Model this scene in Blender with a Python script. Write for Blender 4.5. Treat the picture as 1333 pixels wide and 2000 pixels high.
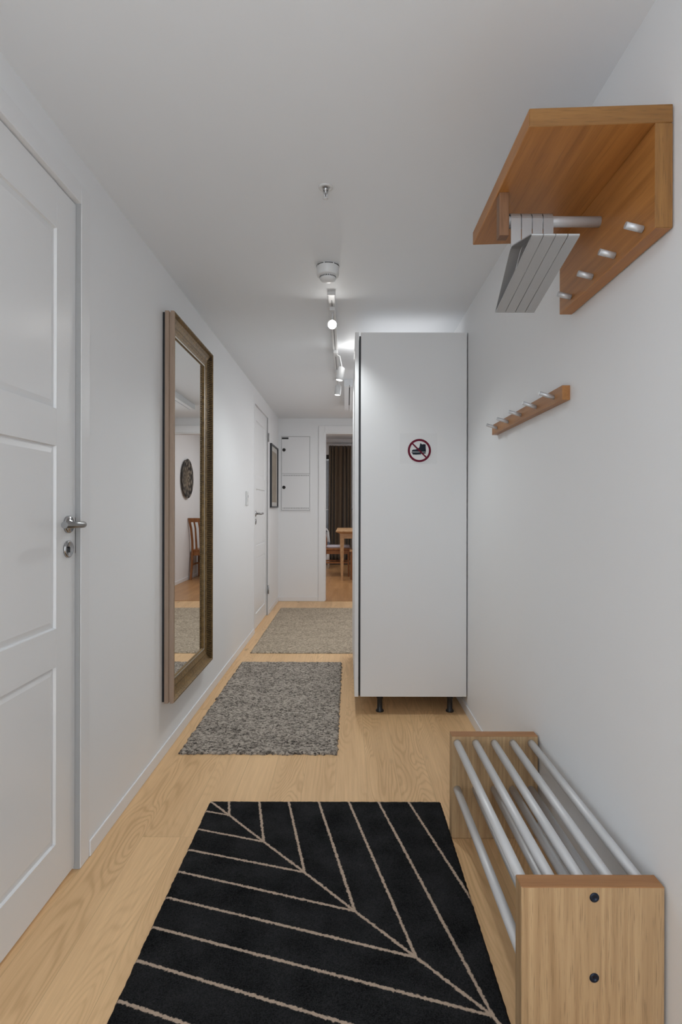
import bpy, bmesh, math, random
from mathutils import Vector, Matrix, noise
random.seed(4)
PI = math.pi
for o in list(bpy.data.objects): bpy.data.objects.remove(o)
S = bpy.context.scene
COL = S.collection

# ------------------------------------------------------------------ camera
F = 1090.0                                    # focal length in pixels of the 1333x2000 frame
CAMZ = 1.12
cam_d = bpy.data.cameras.new('camera'); cam = bpy.data.objects.new('camera', cam_d); COL.objects.link(cam)
cam_d.sensor_fit = 'VERTICAL'; cam_d.sensor_height = 36; cam_d.lens = F/2000*36
cam_d.shift_x = -(678-666.5)/2000; cam_d.shift_y = (993-1000)/2000
cam_d.clip_start = 0.02; cam_d.clip_end = 100
cam.matrix_world = Matrix.Translation((0, 0, CAMZ)) @ Matrix.Rotation(PI/2, 4, 'X') @ Matrix.Rotation(0.002, 4, 'Z')
S.camera = cam
S.view_settings.view_transform = 'Standard'; S.view_settings.look = 'None'
S.view_settings.gamma = 1; S.view_settings.use_curve_mapping = False
S.view_settings.exposure = 0.0

# ------------------------------------------------------------------ world and large lights
w = bpy.data.worlds.new('world'); S.world = w; w.use_nodes = True
w.node_tree.nodes['Background'].inputs[0].default_value = (0.895, 0.985, 1.065, 1)
w.node_tree.nodes['Background'].inputs[1].default_value = 2.25

def area(name, loc, rot, sx, sy, power, color=(1, 1, 1)):
    d = bpy.data.lights.new(name, 'AREA'); d.shape = 'RECTANGLE'; d.size = sx; d.size_y = sy
    d.energy = power; d.color = color
    o = bpy.data.objects.new(name, d); COL.objects.link(o); o.location = loc; o.rotation_euler = rot
    return o
area('dining_room_fill', (-0.9, 8.6, 2.52), (0, 0, 0), 1.6, 2.2, 36, (0.97, 0.98, 1.0))  # added fill light for the dining room
# daylight of the open entrance behind the camera comes from the world
area('ceiling_fill', (-0.05, -0.55, 1.25), (PI-0.15, 0, 0), 0.8, 0.8, 5.5, (0.96, 0.985, 1.0))  # added unseen light behind the camera, aimed up to brighten the ceiling
area('entrance_fill', (-0.05, -0.25, 2.17), (0, 0, 0), 0.7, 0.7, 4.0, (0.98, 0.99, 1.0))  # added unseen fill for the near floor and walls
area('hall_end_fill', (0.38, 5.2, 2.17), (0, 0, 0), 0.4, 1.2, 12.5, (0.98, 0.99, 1.0))  # added fill hidden past the wardrobe, brightens the far hall

# ------------------------------------------------------------------ materials
def new_mat(name):
    m = bpy.data.materials.new(name); m.use_nodes = True
    nt = m.node_tree; b = nt.nodes['Principled BSDF']
    return m, nt, b
def N(nt, typ, **kw):
    n = nt.nodes.new(typ)
    for k, v in kw.items():
        if k in n.inputs: n.inputs[k].default_value = v
        else: setattr(n, k, v)
    return n
def L(nt, a, b): nt.links.new(a, b)
def math_n(nt, op, a, b=None, c=None, clamp=False):
    n = nt.nodes.new('ShaderNodeMath'); n.operation = op; n.use_clamp = clamp
    for i, v in enumerate((a, b, c)):
        if v is None: continue
        if isinstance(v, (int, float)): n.inputs[i].default_value = v
        else: nt.links.new(v, n.inputs[i])
    return n.outputs[0]
def mapping(nt, scale=(1, 1, 1), loc=(0, 0, 0), rot=(0, 0, 0)):
    tc = nt.nodes.new('ShaderNodeTexCoord'); mp = nt.nodes.new('ShaderNodeMapping')
    mp.inputs['Scale'].default_value = scale; mp.inputs['Location'].default_value = loc; mp.inputs['Rotation'].default_value = rot
    nt.links.new(tc.outputs['Object'], mp.inputs['Vector']); return mp.outputs[0]
def mix(nt, fac, a, b, blend='MIX'):
    n = nt.nodes.new('ShaderNodeMix'); n.data_type = 'RGBA'; n.blend_type = blend
    if isinstance(fac, (int, float)): n.inputs[0].default_value = fac
    else: nt.links.new(fac, n.inputs[0])
    for i, v in ((6, a), (7, b)):
        if isinstance(v, tuple): n.inputs[i].default_value = (*v[:3], 1)
        else: nt.links.new(v, n.inputs[i])
    return n.outputs[2]
def bump(nt, b, h, strength=0.2, dist=0.001):
    n = nt.nodes.new('ShaderNodeBump'); n.inputs['Strength'].default_value = strength
    n.inputs['Distance'].default_value = dist
    nt.links.new(h, n.inputs['Height']); nt.links.new(n.outputs[0], b.inputs['Normal'])

def paint(name, col, rough=0.6, bscale=60, bstr=0.05, spec=0.5):
    m, nt, b = new_mat(name)
    v = mapping(nt)
    n1 = N(nt, 'ShaderNodeTexNoise', Scale=1.3, Detail=3.0); L(nt, v, n1.inputs['Vector'])
    n2 = N(nt, 'ShaderNodeTexNoise', Scale=float(bscale), Detail=4.0); L(nt, v, n2.inputs['Vector'])
    c = mix(nt, n1.outputs[0], tuple(x*0.985 for x in col), col)
    L(nt, c, b.inputs['Base Color']); b.inputs['Roughness'].default_value = rough
    b.inputs['Specular IOR Level'].default_value = spec
    bump(nt, b, n2.outputs[0], bstr, 0.002)
    return m
def metal(name, col, rough=0.3, brushed=None, metallic=1.0):
    m, nt, b = new_mat(name)
    b.inputs['Metallic'].default_value = metallic
    v = mapping(nt, brushed or (40, 40, 40))
    n = N(nt, 'ShaderNodeTexNoise', Scale=6.0, Detail=3.0); L(nt, v, n.inputs['Vector'])
    L(nt, mix(nt, n.outputs[0], tuple(x*0.93 for x in col), col), b.inputs['Base Color'])
    r = math_n(nt, 'MULTIPLY_ADD', n.outputs[0], 0.12, rough-0.06)
    L(nt, r, b.inputs['Roughness'])
    return m
def plain(name, col, rough=0.5, metallic=0.0, emit=None):
    m, nt, b = new_mat(name)
    b.inputs['Roughness'].default_value = rough; b.inputs['Metallic'].default_value = metallic
    v = mapping(nt); n = N(nt, 'ShaderNodeTexNoise', Scale=35.0, Detail=2.0); L(nt, v, n.inputs['Vector'])
    L(nt, mix(nt, n.outputs[0], tuple(x*0.92 for x in col), col), b.inputs['Base Color'])
    if emit:
        b.inputs['Emission Color'].default_value = (*emit[:3], 1); b.inputs['Emission Strength'].default_value = emit[3]
    return m
def wood(name, light, dark, scale=(30, 30, 1.5), rough=0.45, rings=0.5, seed=0.0, pores=0.5):
    """grain runs along the axis whose scale is small"""
    m, nt, b = new_mat(name)
    v = mapping(nt, scale, (seed, seed*1.7, seed*0.6))
    n1 = N(nt, 'ShaderNodeTexNoise', Scale=1.0, Detail=6.0, Roughness=0.65); L(nt, v, n1.inputs['Vector'])
    v2 = mapping(nt, tuple(s*0.16 for s in scale), (seed, 3.1, seed))
    n2 = N(nt, 'ShaderNodeTexNoise', Scale=1.0, Detail=1.0); L(nt, v2, n2.inputs['Vector'])
    ring = math_n(nt, 'SINE', math_n(nt, 'MULTIPLY', n2.outputs[0], 70.0))
    ring = math_n(nt, 'MULTIPLY_ADD', ring, 0.5*rings*0.4, 0.0)
    v3 = mapping(nt, tuple(s*7 for s in scale))
    n3 = N(nt, 'ShaderNodeTexNoise', Scale=1.0, Detail=3.0); L(nt, v3, n3.inputs['Vector'])
    f = math_n(nt, 'ADD', n1.outputs[0], ring)
    f = math_n(nt, 'MULTIPLY_ADD', f, 2.2, -0.62, clamp=True)
    c = mix(nt, f, dark, light)
    pr = N(nt, 'ShaderNodeMapRange'); pr.inputs[1].default_value = 0.56; pr.inputs[2].default_value = 0.68
    L(nt, n3.outputs[0], pr.inputs[0])
    c = mix(nt, math_n(nt, 'MULTIPLY', pr.outputs[0], pores*0.6), c, tuple(x*0.55 for x in dark))
    L(nt, c, b.inputs['Base Color'])
    b.inputs['Roughness'].default_value = rough
    bump(nt, b, n3.outputs[0], 0.12, 0.0006)
    return m

def floor_mat(name, light, dark, plank_w=0.13, plank_l=1.9, rough=0.42):
    m, nt, b = new_mat(name)
    tc = N(nt, 'ShaderNodeTexCoord')
    sep = N(nt, 'ShaderNodeSeparateXYZ'); L(nt, tc.outputs['Object'], sep.inputs[0])
    cb = N(nt, 'ShaderNodeCombineXYZ'); L(nt, sep.outputs[1], cb.inputs[0])
    L(nt, math_n(nt, 'ADD', sep.outputs[0], 0.045), cb.inputs[1])
    br = nt.nodes.new('ShaderNodeTexBrick'); br.offset = 0.37; br.offset_frequency = 3; br.squash = 1
    br.inputs['Color1'].default_value = (0, 0, 0, 1); br.inputs['Color2'].default_value = (1, 1, 1, 1)
    br.inputs['Mortar'].default_value = (0.5, 0.5, 0.5, 1)
    br.inputs['Scale'].default_value = 1; br.inputs['Mortar Size'].default_value = 0.0009
    br.inputs['Mortar Smooth'].default_value = 0.2
    br.inputs['Brick Width'].default_value = plank_l; br.inputs['Row Height'].default_value = plank_w
    L(nt, cb.outputs[0], br.inputs['Vector'])
    rnd = nt.nodes.new('ShaderNodeSeparateColor'); L(nt, br.outputs['Color'], rnd.inputs[0]); R = rnd.outputs[0]
    row = math_n(nt, 'FLOOR', math_n(nt, 'DIVIDE', math_n(nt, 'ADD', sep.outputs[0], 0.045), plank_w))
    # every plank gets its own piece of figure
    zoff = math_n(nt, 'ADD', math_n(nt, 'MULTIPLY', R, 37.0), math_n(nt, 'MULTIPLY', row, 5.3))
    def vec(sx, sy):
        c = N(nt, 'ShaderNodeCombineXYZ')
        L(nt, math_n(nt, 'MULTIPLY', sep.outputs[0], sx), c.inputs[0])
        L(nt, math_n(nt, 'MULTIPLY', sep.outputs[1], sy), c.inputs[1]); L(nt, zoff, c.inputs[2])
        return c.outputs[0]
    fig = N(nt, 'ShaderNodeTexNoise', Scale=1.0, Detail=1.5, Roughness=0.4, Distortion=0.3); L(nt, vec(8.0, 1.3), fig.inputs['Vector'])
    ring = math_n(nt, 'SINE', math_n(nt, 'MULTIPLY', fig.outputs[0], 150.0))
    ring = math_n(nt, 'POWER', math_n(nt, 'MULTIPLY_ADD', ring, 0.5, 0.5), 2.5)
    msk = N(nt, 'ShaderNodeTexNoise', Scale=1.0, Detail=1.0); L(nt, vec(5.0, 1.1), msk.inputs['Vector'])
    mr = N(nt, 'ShaderNodeMapRange'); mr.inputs[1].default_value = 0.38; mr.inputs[2].default_value = 0.60; L(nt, msk.outputs[0], mr.inputs[0])
    ring = math_n(nt, 'MULTIPLY', ring, math_n(nt, 'MULTIPLY', mr.outputs[0], 0.5))
    fine = N(nt, 'ShaderNodeTexNoise', Scale=1.0, Detail=6.0, Roughness=0.7); L(nt, vec(90.0, 3.0), fine.inputs['Vector'])
    big = N(nt, 'ShaderNodeTexNoise', Scale=1.0, Detail=3.0); L(nt, vec(9.0, 0.9), big.inputs['Vector'])
    f = math_n(nt, 'MULTIPLY_ADD', fine.outputs[0], 1.1, math_n(nt, 'MULTIPLY_ADD', big.outputs[0], 0.8, -0.47))
    f = math_n(nt, 'ADD', f, math_n(nt, 'MULTIPLY_ADD', R, 0.30, -0.15))
    f = math_n(nt, 'SUBTRACT', f, math_n(nt, 'MULTIPLY', ring, 0.75), clamp=True)
    c = mix(nt, f, dark, light)
    kn = N(nt, 'ShaderNodeTexVoronoi', Scale=1.0); L(nt, vec(5.0, 1.7), kn.inputs['Vector'])
    k = N(nt, 'ShaderNodeMapRange'); k.inputs[1].default_value = 0.10; k.inputs[2].default_value = 0.03; L(nt, kn.outputs['Distance'], k.inputs[0])
    c = mix(nt, math_n(nt, 'MULTIPLY', k.outputs[0], 0.45), c, (0.14, 0.075, 0.035))
    c = mix(nt, math_n(nt, 'MULTIPLY', br.outputs['Fac'], 0.28), c, (0.20, 0.12, 0.06))
    L(nt, c, b.inputs['Base Color'])
    b.inputs['Roughness'].default_value = rough
    b.inputs['Specular IOR Level'].default_value = 0.35
    hh = math_n(nt, 'SUBTRACT', math_n(nt, 'MULTIPLY', fine.outputs[0], 0.25), br.outputs['Fac'])
    bump(nt, b, hh, 0.25, 0.0008)
    return m

M_wall = paint('wall_paint', (0.84, 0.845, 0.855), 0.55, 90, 0.06)
M_ceil = paint('ceiling_paint', (0.83, 0.85, 0.875), 0.6, 90, 0.04)
M_gloss = paint('door_lacquer', (0.82, 0.82, 0.825), 0.28, 30, 0.03)
M_trim = paint('trim_lacquer', (0.82, 0.82, 0.83), 0.33, 30, 0.02)
M_ward = paint('wardrobe_laminate', (0.83, 0.83, 0.835), 0.38, 20, 0.02)
M_floor = floor_mat('oak_floor', (0.90, 0.60, 0.325), (0.61, 0.375, 0.185))
M_floor2 = floor_mat('dining_floor', (0.55, 0.30, 0.13), (0.33, 0.16, 0.06), 0.07, 0.6, 0.35)
M_oak_y = wood('oak_along_hall', (0.50, 0.215, 0.055), (0.32, 0.125, 0.028), (42, 1.6, 42), 0.42, 0.3, 2.0)
M_oak_end = wood('oak_front_edge', (0.30, 0.14, 0.036), (0.19, 0.082, 0.018), (3.0, 60, 60), 0.5, 0.2, 5.0, 0.8)
M_oak_rail = wood('oak_peg_rail', (0.43, 0.195, 0.06), (0.30, 0.12, 0.032), (42, 1.6, 42), 0.42, 0.4, 8.0)
M_oak_side = wood('oak_shoe_rack', (0.57, 0.385, 0.21), (0.40, 0.25, 0.125), (70, 70, 2.2), 0.5, 0.5, 11.0, 0.9)
M_oak_top = wood('oak_shoe_rack_edge', (0.42, 0.20, 0.075), (0.29, 0.12, 0.038), (2.0, 50, 50), 0.5, 0.3, 7.0)
M_alu = metal('aluminium', (0.62, 0.63, 0.65), 0.42, (60, 4, 60), 0.45)
M_alu_rod = metal('anodised_rod', (0.66, 0.66, 0.665), 0.5, (60, 2, 60), 0.35)
M_alu_strip = metal('brushed_strip', (0.50, 0.505, 0.51), 0.42, (80, 4, 4), 0.7)
M_chrome = metal('chrome', (0.50, 0.50, 0.51), 0.12)
M_satin = metal('satin_steel', (0.36, 0.36, 0.36), 0.3)
M_black = plain('black_plastic', (0.012, 0.013, 0.016), 0.4)
M_slot = plain('dark_slot', (0.03, 0.03, 0.03), 0.8)
M_white_pl = plain('white_plastic', (0.78, 0.78, 0.78), 0.4)
M_grey_pl = plain('grey_mark', (0.25, 0.25, 0.25), 0.5)
M_gap = plain('gap_shade_grey', (0.42, 0.42, 0.42), 0.6)  # shade between cabinet doors and frame, put into the colour
M_step_shade = plain('step_shade_grey', (0.42, 0.42, 0.42), 0.7)  # shade of the door casing step, put into the colour
M_bolt = plain('navy_bolt', (0.012, 0.02, 0.04), 0.3, 0.5)
M_red = plain('sign_red', (0.15, 0.003, 0.024), 0.9)
M_signw = plain('sign_white', (0.80, 0.80, 0.81), 0.4)
M_boot = plain('sign_dark', (0.010, 0.018, 0.032), 0.9)
M_frameside = wood('pale_frame_side', (0.42, 0.31, 0.235), (0.34, 0.24, 0.175), (50, 50, 2), 0.45, 0.15, 1.0)
M_curt_ring = plain('curtain_rail_white', (0.75, 0.75, 0.75), 0.4)
M_table = wood('pale_oak_table', (0.62, 0.38, 0.20), (0.46, 0.26, 0.12), (20, 2, 20), 0.4, 0.3, 3.0)
M_chairw = wood('reddish_chair_wood', (0.36, 0.145, 0.04), (0.22, 0.075, 0.018), (30, 30, 3), 0.35, 0.3, 4.0)
M_lilac = plain('pale_cushion', (0.50, 0.46, 0.50), 0.9)
M_bluegrey = plain('grey_upholstery', (0.10, 0.12, 0.16), 0.9)
M_darkmat = plain('dark_woven_mat', (0.035, 0.028, 0.026), 0.95)
M_facade = plain('outside_facade', (0.035, 0.030, 0.030), 0.9)
M_emit = plain('lamp_lens_on', (1, 1, 1), 0.3, 0, (1, 0.98, 0.94, 60))
M_emit2 = plain('lamp_rim_on', (1, 1, 1), 0.3, 0, (1, 0.98, 0.95, 5))

def gold_mat():
    m, nt, b = new_mat('aged_gold'); v = mapping(nt)
    n = N(nt, 'ShaderNodeTexNoise', Scale=70.0, Detail=5.0, Roughness=0.7); L(nt, v, n.inputs['Vector'])
    n2 = N(nt, 'ShaderNodeTexNoise', Scale=6.0, Detail=2.0); L(nt, v, n2.inputs['Vector'])
    f = math_n(nt, 'MULTIPLY_ADD', n.outputs[0], 1.8, math_n(nt, 'MULTIPLY_ADD', n2.outputs[0], 0.6, -0.75), clamp=True)
    L(nt, mix(nt, f, (0.055, 0.030, 0.008), (0.33, 0.205, 0.072)), b.inputs['Base Color'])
    b.inputs['Metallic'].default_value = 0.35; b.inputs['Roughness'].default_value = 0.42
    bump(nt, b, n.outputs[0], 0.35, 0.001)
    return m
M_gold = gold_mat()
M_umber = plain('umber_recess', (0.045, 0.024, 0.008), 0.8)
M_sight = metal('silvery_sight_edge', (0.50, 0.49, 0.45), 0.35, None, 0.6)
m, nt, b = new_mat('mirror_glass'); b.inputs['Metallic'].default_value = 1; b.inputs['Roughness'].default_value = 0.0
v = mapping(nt); n = N(nt, 'ShaderNodeTexNoise', Scale=2.0); L(nt, v, n.inputs['Vector'])
L(nt, mix(nt, n.outputs[0], (0.90, 0.91, 0.90), (0.92, 0.93, 0.92)), b.inputs['Base Color']); M_mirror = m
m, nt, b = new_mat('window_glass'); b.inputs['Transmission Weight'].default_value = 1.0; b.inputs['Roughness'].default_value = 0.02
b.inputs['Base Color'].default_value = (0.9, 0.93, 0.93, 1); b.inputs['IOR'].default_value = 1.45; M_glass = m
m, nt, b = new_mat('clear_film'); b.inputs['Base Color'].default_value = (0.95, 0.95, 0.95, 1); b.inputs['Alpha'].default_value = 0.03
b.inputs['Roughness'].default_value = 0.25; M_film = m

def curtain_mat():
    m, nt, b = new_mat('brown_curtain_cloth'); v = mapping(nt, (60, 60, 3))
    n = N(nt, 'ShaderNodeTexNoise', Scale=2.0, Detail=4.0); L(nt, v, n.inputs['Vector'])
    L(nt, mix(nt, n.outputs[0], (0.075, 0.048, 0.026), (0.17, 0.115, 0.068)), b.inputs['Base Color'])
    b.inputs['Roughness'].default_value = 0.7; b.inputs['Sheen Weight'].default_value = 0.2
    return m
M_curtain = curtain_mat()

def grey_rug_mat(name, light, dark, sc=(85, 150, 85)):
    m, nt, b = new_mat(name); v = mapping(nt, sc)
    d = N(nt, 'ShaderNodeTexNoise', Scale=0.6, Detail=2.0); L(nt, v, d.inputs['Vector'])
    vo = N(nt, 'ShaderNodeTexVoronoi', Scale=1.0, Randomness=1.0); L(nt, v, vo.inputs['Vector'])
    sc2 = nt.nodes.new('ShaderNodeSeparateColor'); L(nt, vo.outputs['Color'], sc2.inputs[0])
    v2 = mapping(nt, (2.2, 9, 2)); bg = N(nt, 'ShaderNodeTexNoise', Scale=1.0, Detail=3.0); L(nt, v2, bg.inputs['Vector'])
    v4 = mapping(nt, (260, 420, 260)); fi = N(nt, 'ShaderNodeTexNoise', Scale=1.0, Detail=3.0); L(nt, v4, fi.inputs['Vector'])
    f = math_n(nt, 'MULTIPLY_ADD', sc2.outputs[0], 1.0, math_n(nt, 'MULTIPLY_ADD', bg.outputs[0], 0.5, -0.02))
    f = math_n(nt, 'ADD', f, math_n(nt, 'MULTIPLY_ADD', fi.outputs[0], 1.8, -1.05), clamp=True)
    L(nt, mix(nt, f, dark, light), b.inputs['Base Color'])
    b.inputs['Roughness'].default_value = 0.95; b.inputs['Specular IOR Level'].default_value = 0.1
    h = math_n(nt, 'SUBTRACT', math_n(nt, 'MULTIPLY', fi.outputs[0], 0.6), vo.outputs['Distance'])
    bump(nt, b, h, 0.8, 0.004)
    return m
M_rug = grey_rug_mat('grey_woven_wool', (0.52, 0.455, 0.39), (0.045, 0.038, 0.033))
M_rug2 = grey_rug_mat('beige_grey_woven_wool', (0.62, 0.515, 0.395), (0.19, 0.155, 0.115), (90, 170, 90))

# ------------------------------------------------------------------ mesh helpers
class MB:
    def __init__(s): s.bm = bmesh.new(); s.mi = 0
    def _f(s, vs):
        try:
            f = s.bm.faces.new(vs); f.material_index = s.mi; return f
        except ValueError: return None
    def box(s, x0, x1, y0, y1, z0, z1, bev=0.0, seg=2):
        t = bmesh.new()
        vs = [t.verts.new((x, y, z)) for x in (x0, x1) for y in (y0, y1) for z in (z0, z1)]
        for q in ((0, 1, 3, 2), (4, 6, 7, 5), (0, 4, 5, 1), (2, 3, 7, 6), (0, 2, 6, 4), (1, 5, 7, 3)): t.faces.new([vs[i] for i in q])
        if bev > 0: bmesh.ops.bevel(t, geom=list(t.edges), offset=bev, segments=seg, affect='EDGES', profile=0.5)
        s.add(t); return s
    def add(s, t, mat=None):
        if mat is not None: bmesh.ops.transform(t, matrix=mat, verts=t.verts)
        mp = {v: s.bm.verts.new(v.co) for v in t.verts}
        for f in t.faces:
            g = s._f([mp[v] for v in f.verts])
            if g: g.smooth = f.smooth
        t.free()
    def hull8(s, pts):
        vs = [s.bm.verts.new(p) for p in pts]      # 4 bottom ccw, 4 top ccw
        for q in ((3, 2, 1, 0), (4, 5, 6, 7), (0, 1, 5, 4), (1, 2, 6, 5), (2, 3, 7, 6), (3, 0, 4, 7)): s._f([vs[i] for i in q])
        return s
    def tube(s, pts, r, n=16, cap=True, flat=None):
        pts = [Vector(p) for p in pts]; rs = r if isinstance(r, (list, tuple)) else [r]*len(pts)
        rings = []; up = None
        for i, p in enumerate(pts):
            a = pts[max(i-1, 0)]; c = pts[min(i+1, len(pts)-1)]; d = (c-a).normalized()
            if up is None:
                up = Vector((0, 0, 1)) if abs(d.z) < 0.9 else Vector((1, 0, 0))
            u = d.cross(up).normalized(); vv = u.cross(d).normalized(); up = vv
            ring = []
            for k in range(n):
                an = 2*PI*k/n
                ring.append(s.bm.verts.new(p + u*math.cos(an)*rs[i] + vv*math.sin(an)*rs[i]))
            rings.append(ring)
        for a, c in zip(rings, rings[1:]):
            for k in range(n):
                f = s._f([a[k], a[(k+1) % n], c[(k+1) % n], c[k]])
                if f: f.smooth = True
        if cap: s._f(list(reversed(rings[0]))); s._f(rings[-1])
        return s
    def lathe(s, origin, axis, prof, n=32):
        """prof: (radius, distance along axis)"""
        o = Vector(origin); ax = Vector(axis).normalized()
        u = ax.cross(Vector((0, 0, 1)) if abs(ax.z) < 0.9 else Vector((1, 0, 0))).normalized(); vv = ax.cross(u)
        rings = []
        for r, h in prof:
            if r < 1e-6: rings.append([s.bm.verts.new(o+ax*h)])
            else: rings.append([s.bm.verts.new(o+ax*h+u*math.cos(2*PI*k/n)*r+vv*math.sin(2*PI*k/n)*r) for k in range(n)])
        for a, c in zip(rings, rings[1:]):
            for k in range(n):
                k2 = (k+1) % n
                if len(a) == 1 and len(c) > 1: f = s._f([a[0], c[k2], c[k]])
                elif len(c) == 1 and len(a) > 1: f = s._f([a[k], a[k2], c[0]])
                elif len(a) > 1: f = s._f([a[k], a[k2], c[k2], c[k]])
                else: f = None
                if f: f.smooth = True
        return s
    def strip(s, path, x0, x1, th):
        """closed or open flat band: path in (y,z), width x0..x1, thickness th"""
        n = len(path); rows = []
        for i, p in enumerate(path):
            a = Vector(path[max(i-1, 0)]); c = Vector(path[min(i+1, n-1)])
            if path[0] == path[-1] and i in (0, n-1): a = Vector(path[-2]); c = Vector(path[1])
            d = (c-a).normalized(); nn = Vector((-d.y, d.x)); p = Vector(p)
            q0 = p+nn*th/2; q1 = p-nn*th/2
            rows.append([s.bm.verts.new((x0, q0.x, q0.y)), s.bm.verts.new((x1, q0.x, q0.y)), s.bm.verts.new((x1, q1.x, q1.y)), s.bm.verts.new((x0, q1.x, q1.y))])
        for a, c in zip(rows, rows[1:]):
            for k in range(4): s._f([a[k], a[(k+1) % 4], c[(k+1) % 4], c[k]])
        s._f(rows[0]); s._f(list(reversed(rows[-1])))
        return s
    def prism(s, poly, fn, d0, d1):
        """poly 2D list -> fn(a,b,d) -> 3D"""
        A = [s.bm.verts.new(fn(a, b, d0)) for a, b in poly]; B = [s.bm.verts.new(fn(a, b, d1)) for a, b in poly]
        s._f(A); s._f(list(reversed(B)))
        n = len(poly)
        for i in range(n): s._f([A[i], B[i], B[(i+1) % n], A[(i+1) % n]])
        return s
    def obj(s, name, mats, parent=None, label=None, mod=None):
        bmesh.ops.recalc_face_normals(s.bm, faces=s.bm.faces)
        if parent is not None:
            r = parent
            while r.parent: r = r.parent
            bmesh.ops.translate(s.bm, verts=s.bm.verts, vec=-Vector(r.get('_org', (0, 0, 0))))
        me = bpy.data.meshes.new(name); s.bm.to_mesh(me); s.bm.free()
        for mm in (mats if isinstance(mats, (list, tuple)) else [mats]): me.materials.append(mm)
        o = bpy.data.objects.new(name, me); COL.objects.link(o)
        if parent is not None: o.parent = parent
        if label: o['label'] = label
        return o
def root(name, loc, label=None, cat=None, group=None, kind=None):
    o = bpy.data.objects.new(name, None); COL.objects.link(o); o.location = loc; o.empty_display_size = 0.05
    o['_org'] = tuple(loc)
    tag(o, label, cat, group, kind); return o
def tag(o, label=None, cat=None, group=None, kind=None):
    if label: o['label'] = label
    if cat: o['category'] = cat
    if group: o['group'] = group
    if kind: o['kind'] = kind
    return o
def copy_tree(o, parent=None):
    c = o.copy(); COL.objects.link(c)
    if parent is not None: c.parent = parent
    for ch in [x for x in bpy.data.objects if x.parent == o]: copy_tree(ch, c)
    return c

# ------------------------------------------------------------------ the shell
XL, XR, H = -0.828, 0.657, 2.205
YB, YF = -1.3, 6.73                 # behind the camera, far wall
WT = 0.12
DX0, DX1, DZ = -0.267, 0.62, 2.03  # opening in the far wall
RX0, RX1, RY1, RH = -2.6, 0.864, 11.85, 2.60   # dining room beyond

def st(name, mb, mat, label=None, cat=None):
    return tag(mb.obj(name, mat), label, cat, None, 'structure')
st('floor', MB().box(XL-WT, RX1+WT, YB, YF+0.03, -0.06, 0), M_floor, 'honey oak plank floor of the hallway', 'floor')
st('floor_dining', MB().box(RX0-WT, RX1+WT, YF+0.03, RY1+WT, -0.06, 0.0), M_floor2, 'reddish parquet floor of the dining room beyond the doorway', 'floor')
st('ceiling', MB().box(XL-WT, XR+WT, YB, YF, H, H+0.08), M_ceil, 'white hallway ceiling', 'ceiling')
st('ceiling_dining', MB().box(RX0-WT, RX1+WT, YF, RY1+WT, RH, RH+0.08), M_ceil, 'white ceiling of the dining room', 'ceiling')
# left wall with two door openings
D1 = (0.83, 1.791); D2 = (4.955, 5.895); DH = 2.122
mb = MB()
for y0, y1 in ((YB, D1[0]), (D1[1], D2[0]), (D2[1], YF)): mb.box(XL-WT, XL, y0, y1, 0, H)
for y0, y1 in (D1, D2): mb.box(XL-WT, XL, y0, y1, DH, H)
st('wall_left', mb, M_wall, 'white left hallway wall with two panel doors', 'wall')
st('wall_right', MB().box(XR, XR+WT, YB, YF, 0, H), M_wall, 'white right hallway wall carrying the coat racks', 'wall')
mb = MB().box(RX0-WT, DX0, YF, YF+WT, 0, RH).box(DX1, RX1+WT, YF, YF+WT, 0, RH).box(DX0, DX1, YF, YF+WT, DZ, RH)
st('wall_far', mb, M_wall, 'white end wall of the hallway with the open doorway', 'wall')
st('wall_dining_right', MB().box(RX1, RX1+WT, YF+WT, RY1+WT, 0, RH), M_wall, 'white dining room wall with the round plate', 'wall')
st('wall_dining_left', MB().box(RX0-WT, RX0, YF+WT, RY1+WT, 0, RH), M_wall, 'left wall of the dining room', 'wall')
# back wall of the dining room with a window and a balcony door
WX0, WX1, WZ0, WZ1 = -1.35, -0.02, 0.62, 2.26
BX0, BX1, BZ1 = 0.05, 0.80, 2.42
mb = MB()
mb.box(RX0, WX0, RY1, RY1+WT, 0, RH).box(WX0, WX1, RY1, RY1+WT, 0, WZ0).box(WX0, WX1, RY1, RY1+WT, WZ1, RH)
mb.box(WX1, BX0, RY1, RY1+WT, 0, RH).box(BX0, BX1, RY1, RY1+WT, BZ1, RH).box(BX1, RX1, RY1, RY1+WT, 0, RH)
st('wall_dining_back', mb, M_wall, 'rear wall of the dining room behind the curtain', 'wall')
# the house opposite, outside the window
st('wall_outside', MB().box(-6, 5, 15.0, 15.2, -1, 6), M_facade, 'dull brown facade seen through the dining room window', 'wall')

# baseboards
def baseboard(name, segs, label):
    mb = MB()
    for (x0, x1, y0, y1) in segs:
        mb.box(x0, x1, y0, y1, 0, 0.052, 0.003)
    st(name, mb, M_trim, label, 'baseboard')
bt = 0.007
baseboard('baseboard_left', [(XL, XL+bt, YB, D1[0]), (XL, XL+bt, D1[1], D2[0]), (XL, XL+bt, D2[1], YF)], 'white skirting along the left hallway wall')
baseboard('baseboard_right', [(XR-bt, XR, YB, YF)], 'white skirting along the right hallway wall')
baseboard('baseboard_far', [(XL+bt, DX0-0.075, YF-bt, YF)], 'white skirting below the fuse cabinet')
baseboard('baseboard_dining', [(RX1-bt, RX1, YF+WT, RY1)], 'white skirting below the round plate')
st('trim_1', MB().box(DX0, DX1, YF-0.005, YF+WT+0.01, 0.0, 0.006, 0.002), M_floor2, 'low wooden threshold in the far doorway', 'threshold')
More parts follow.
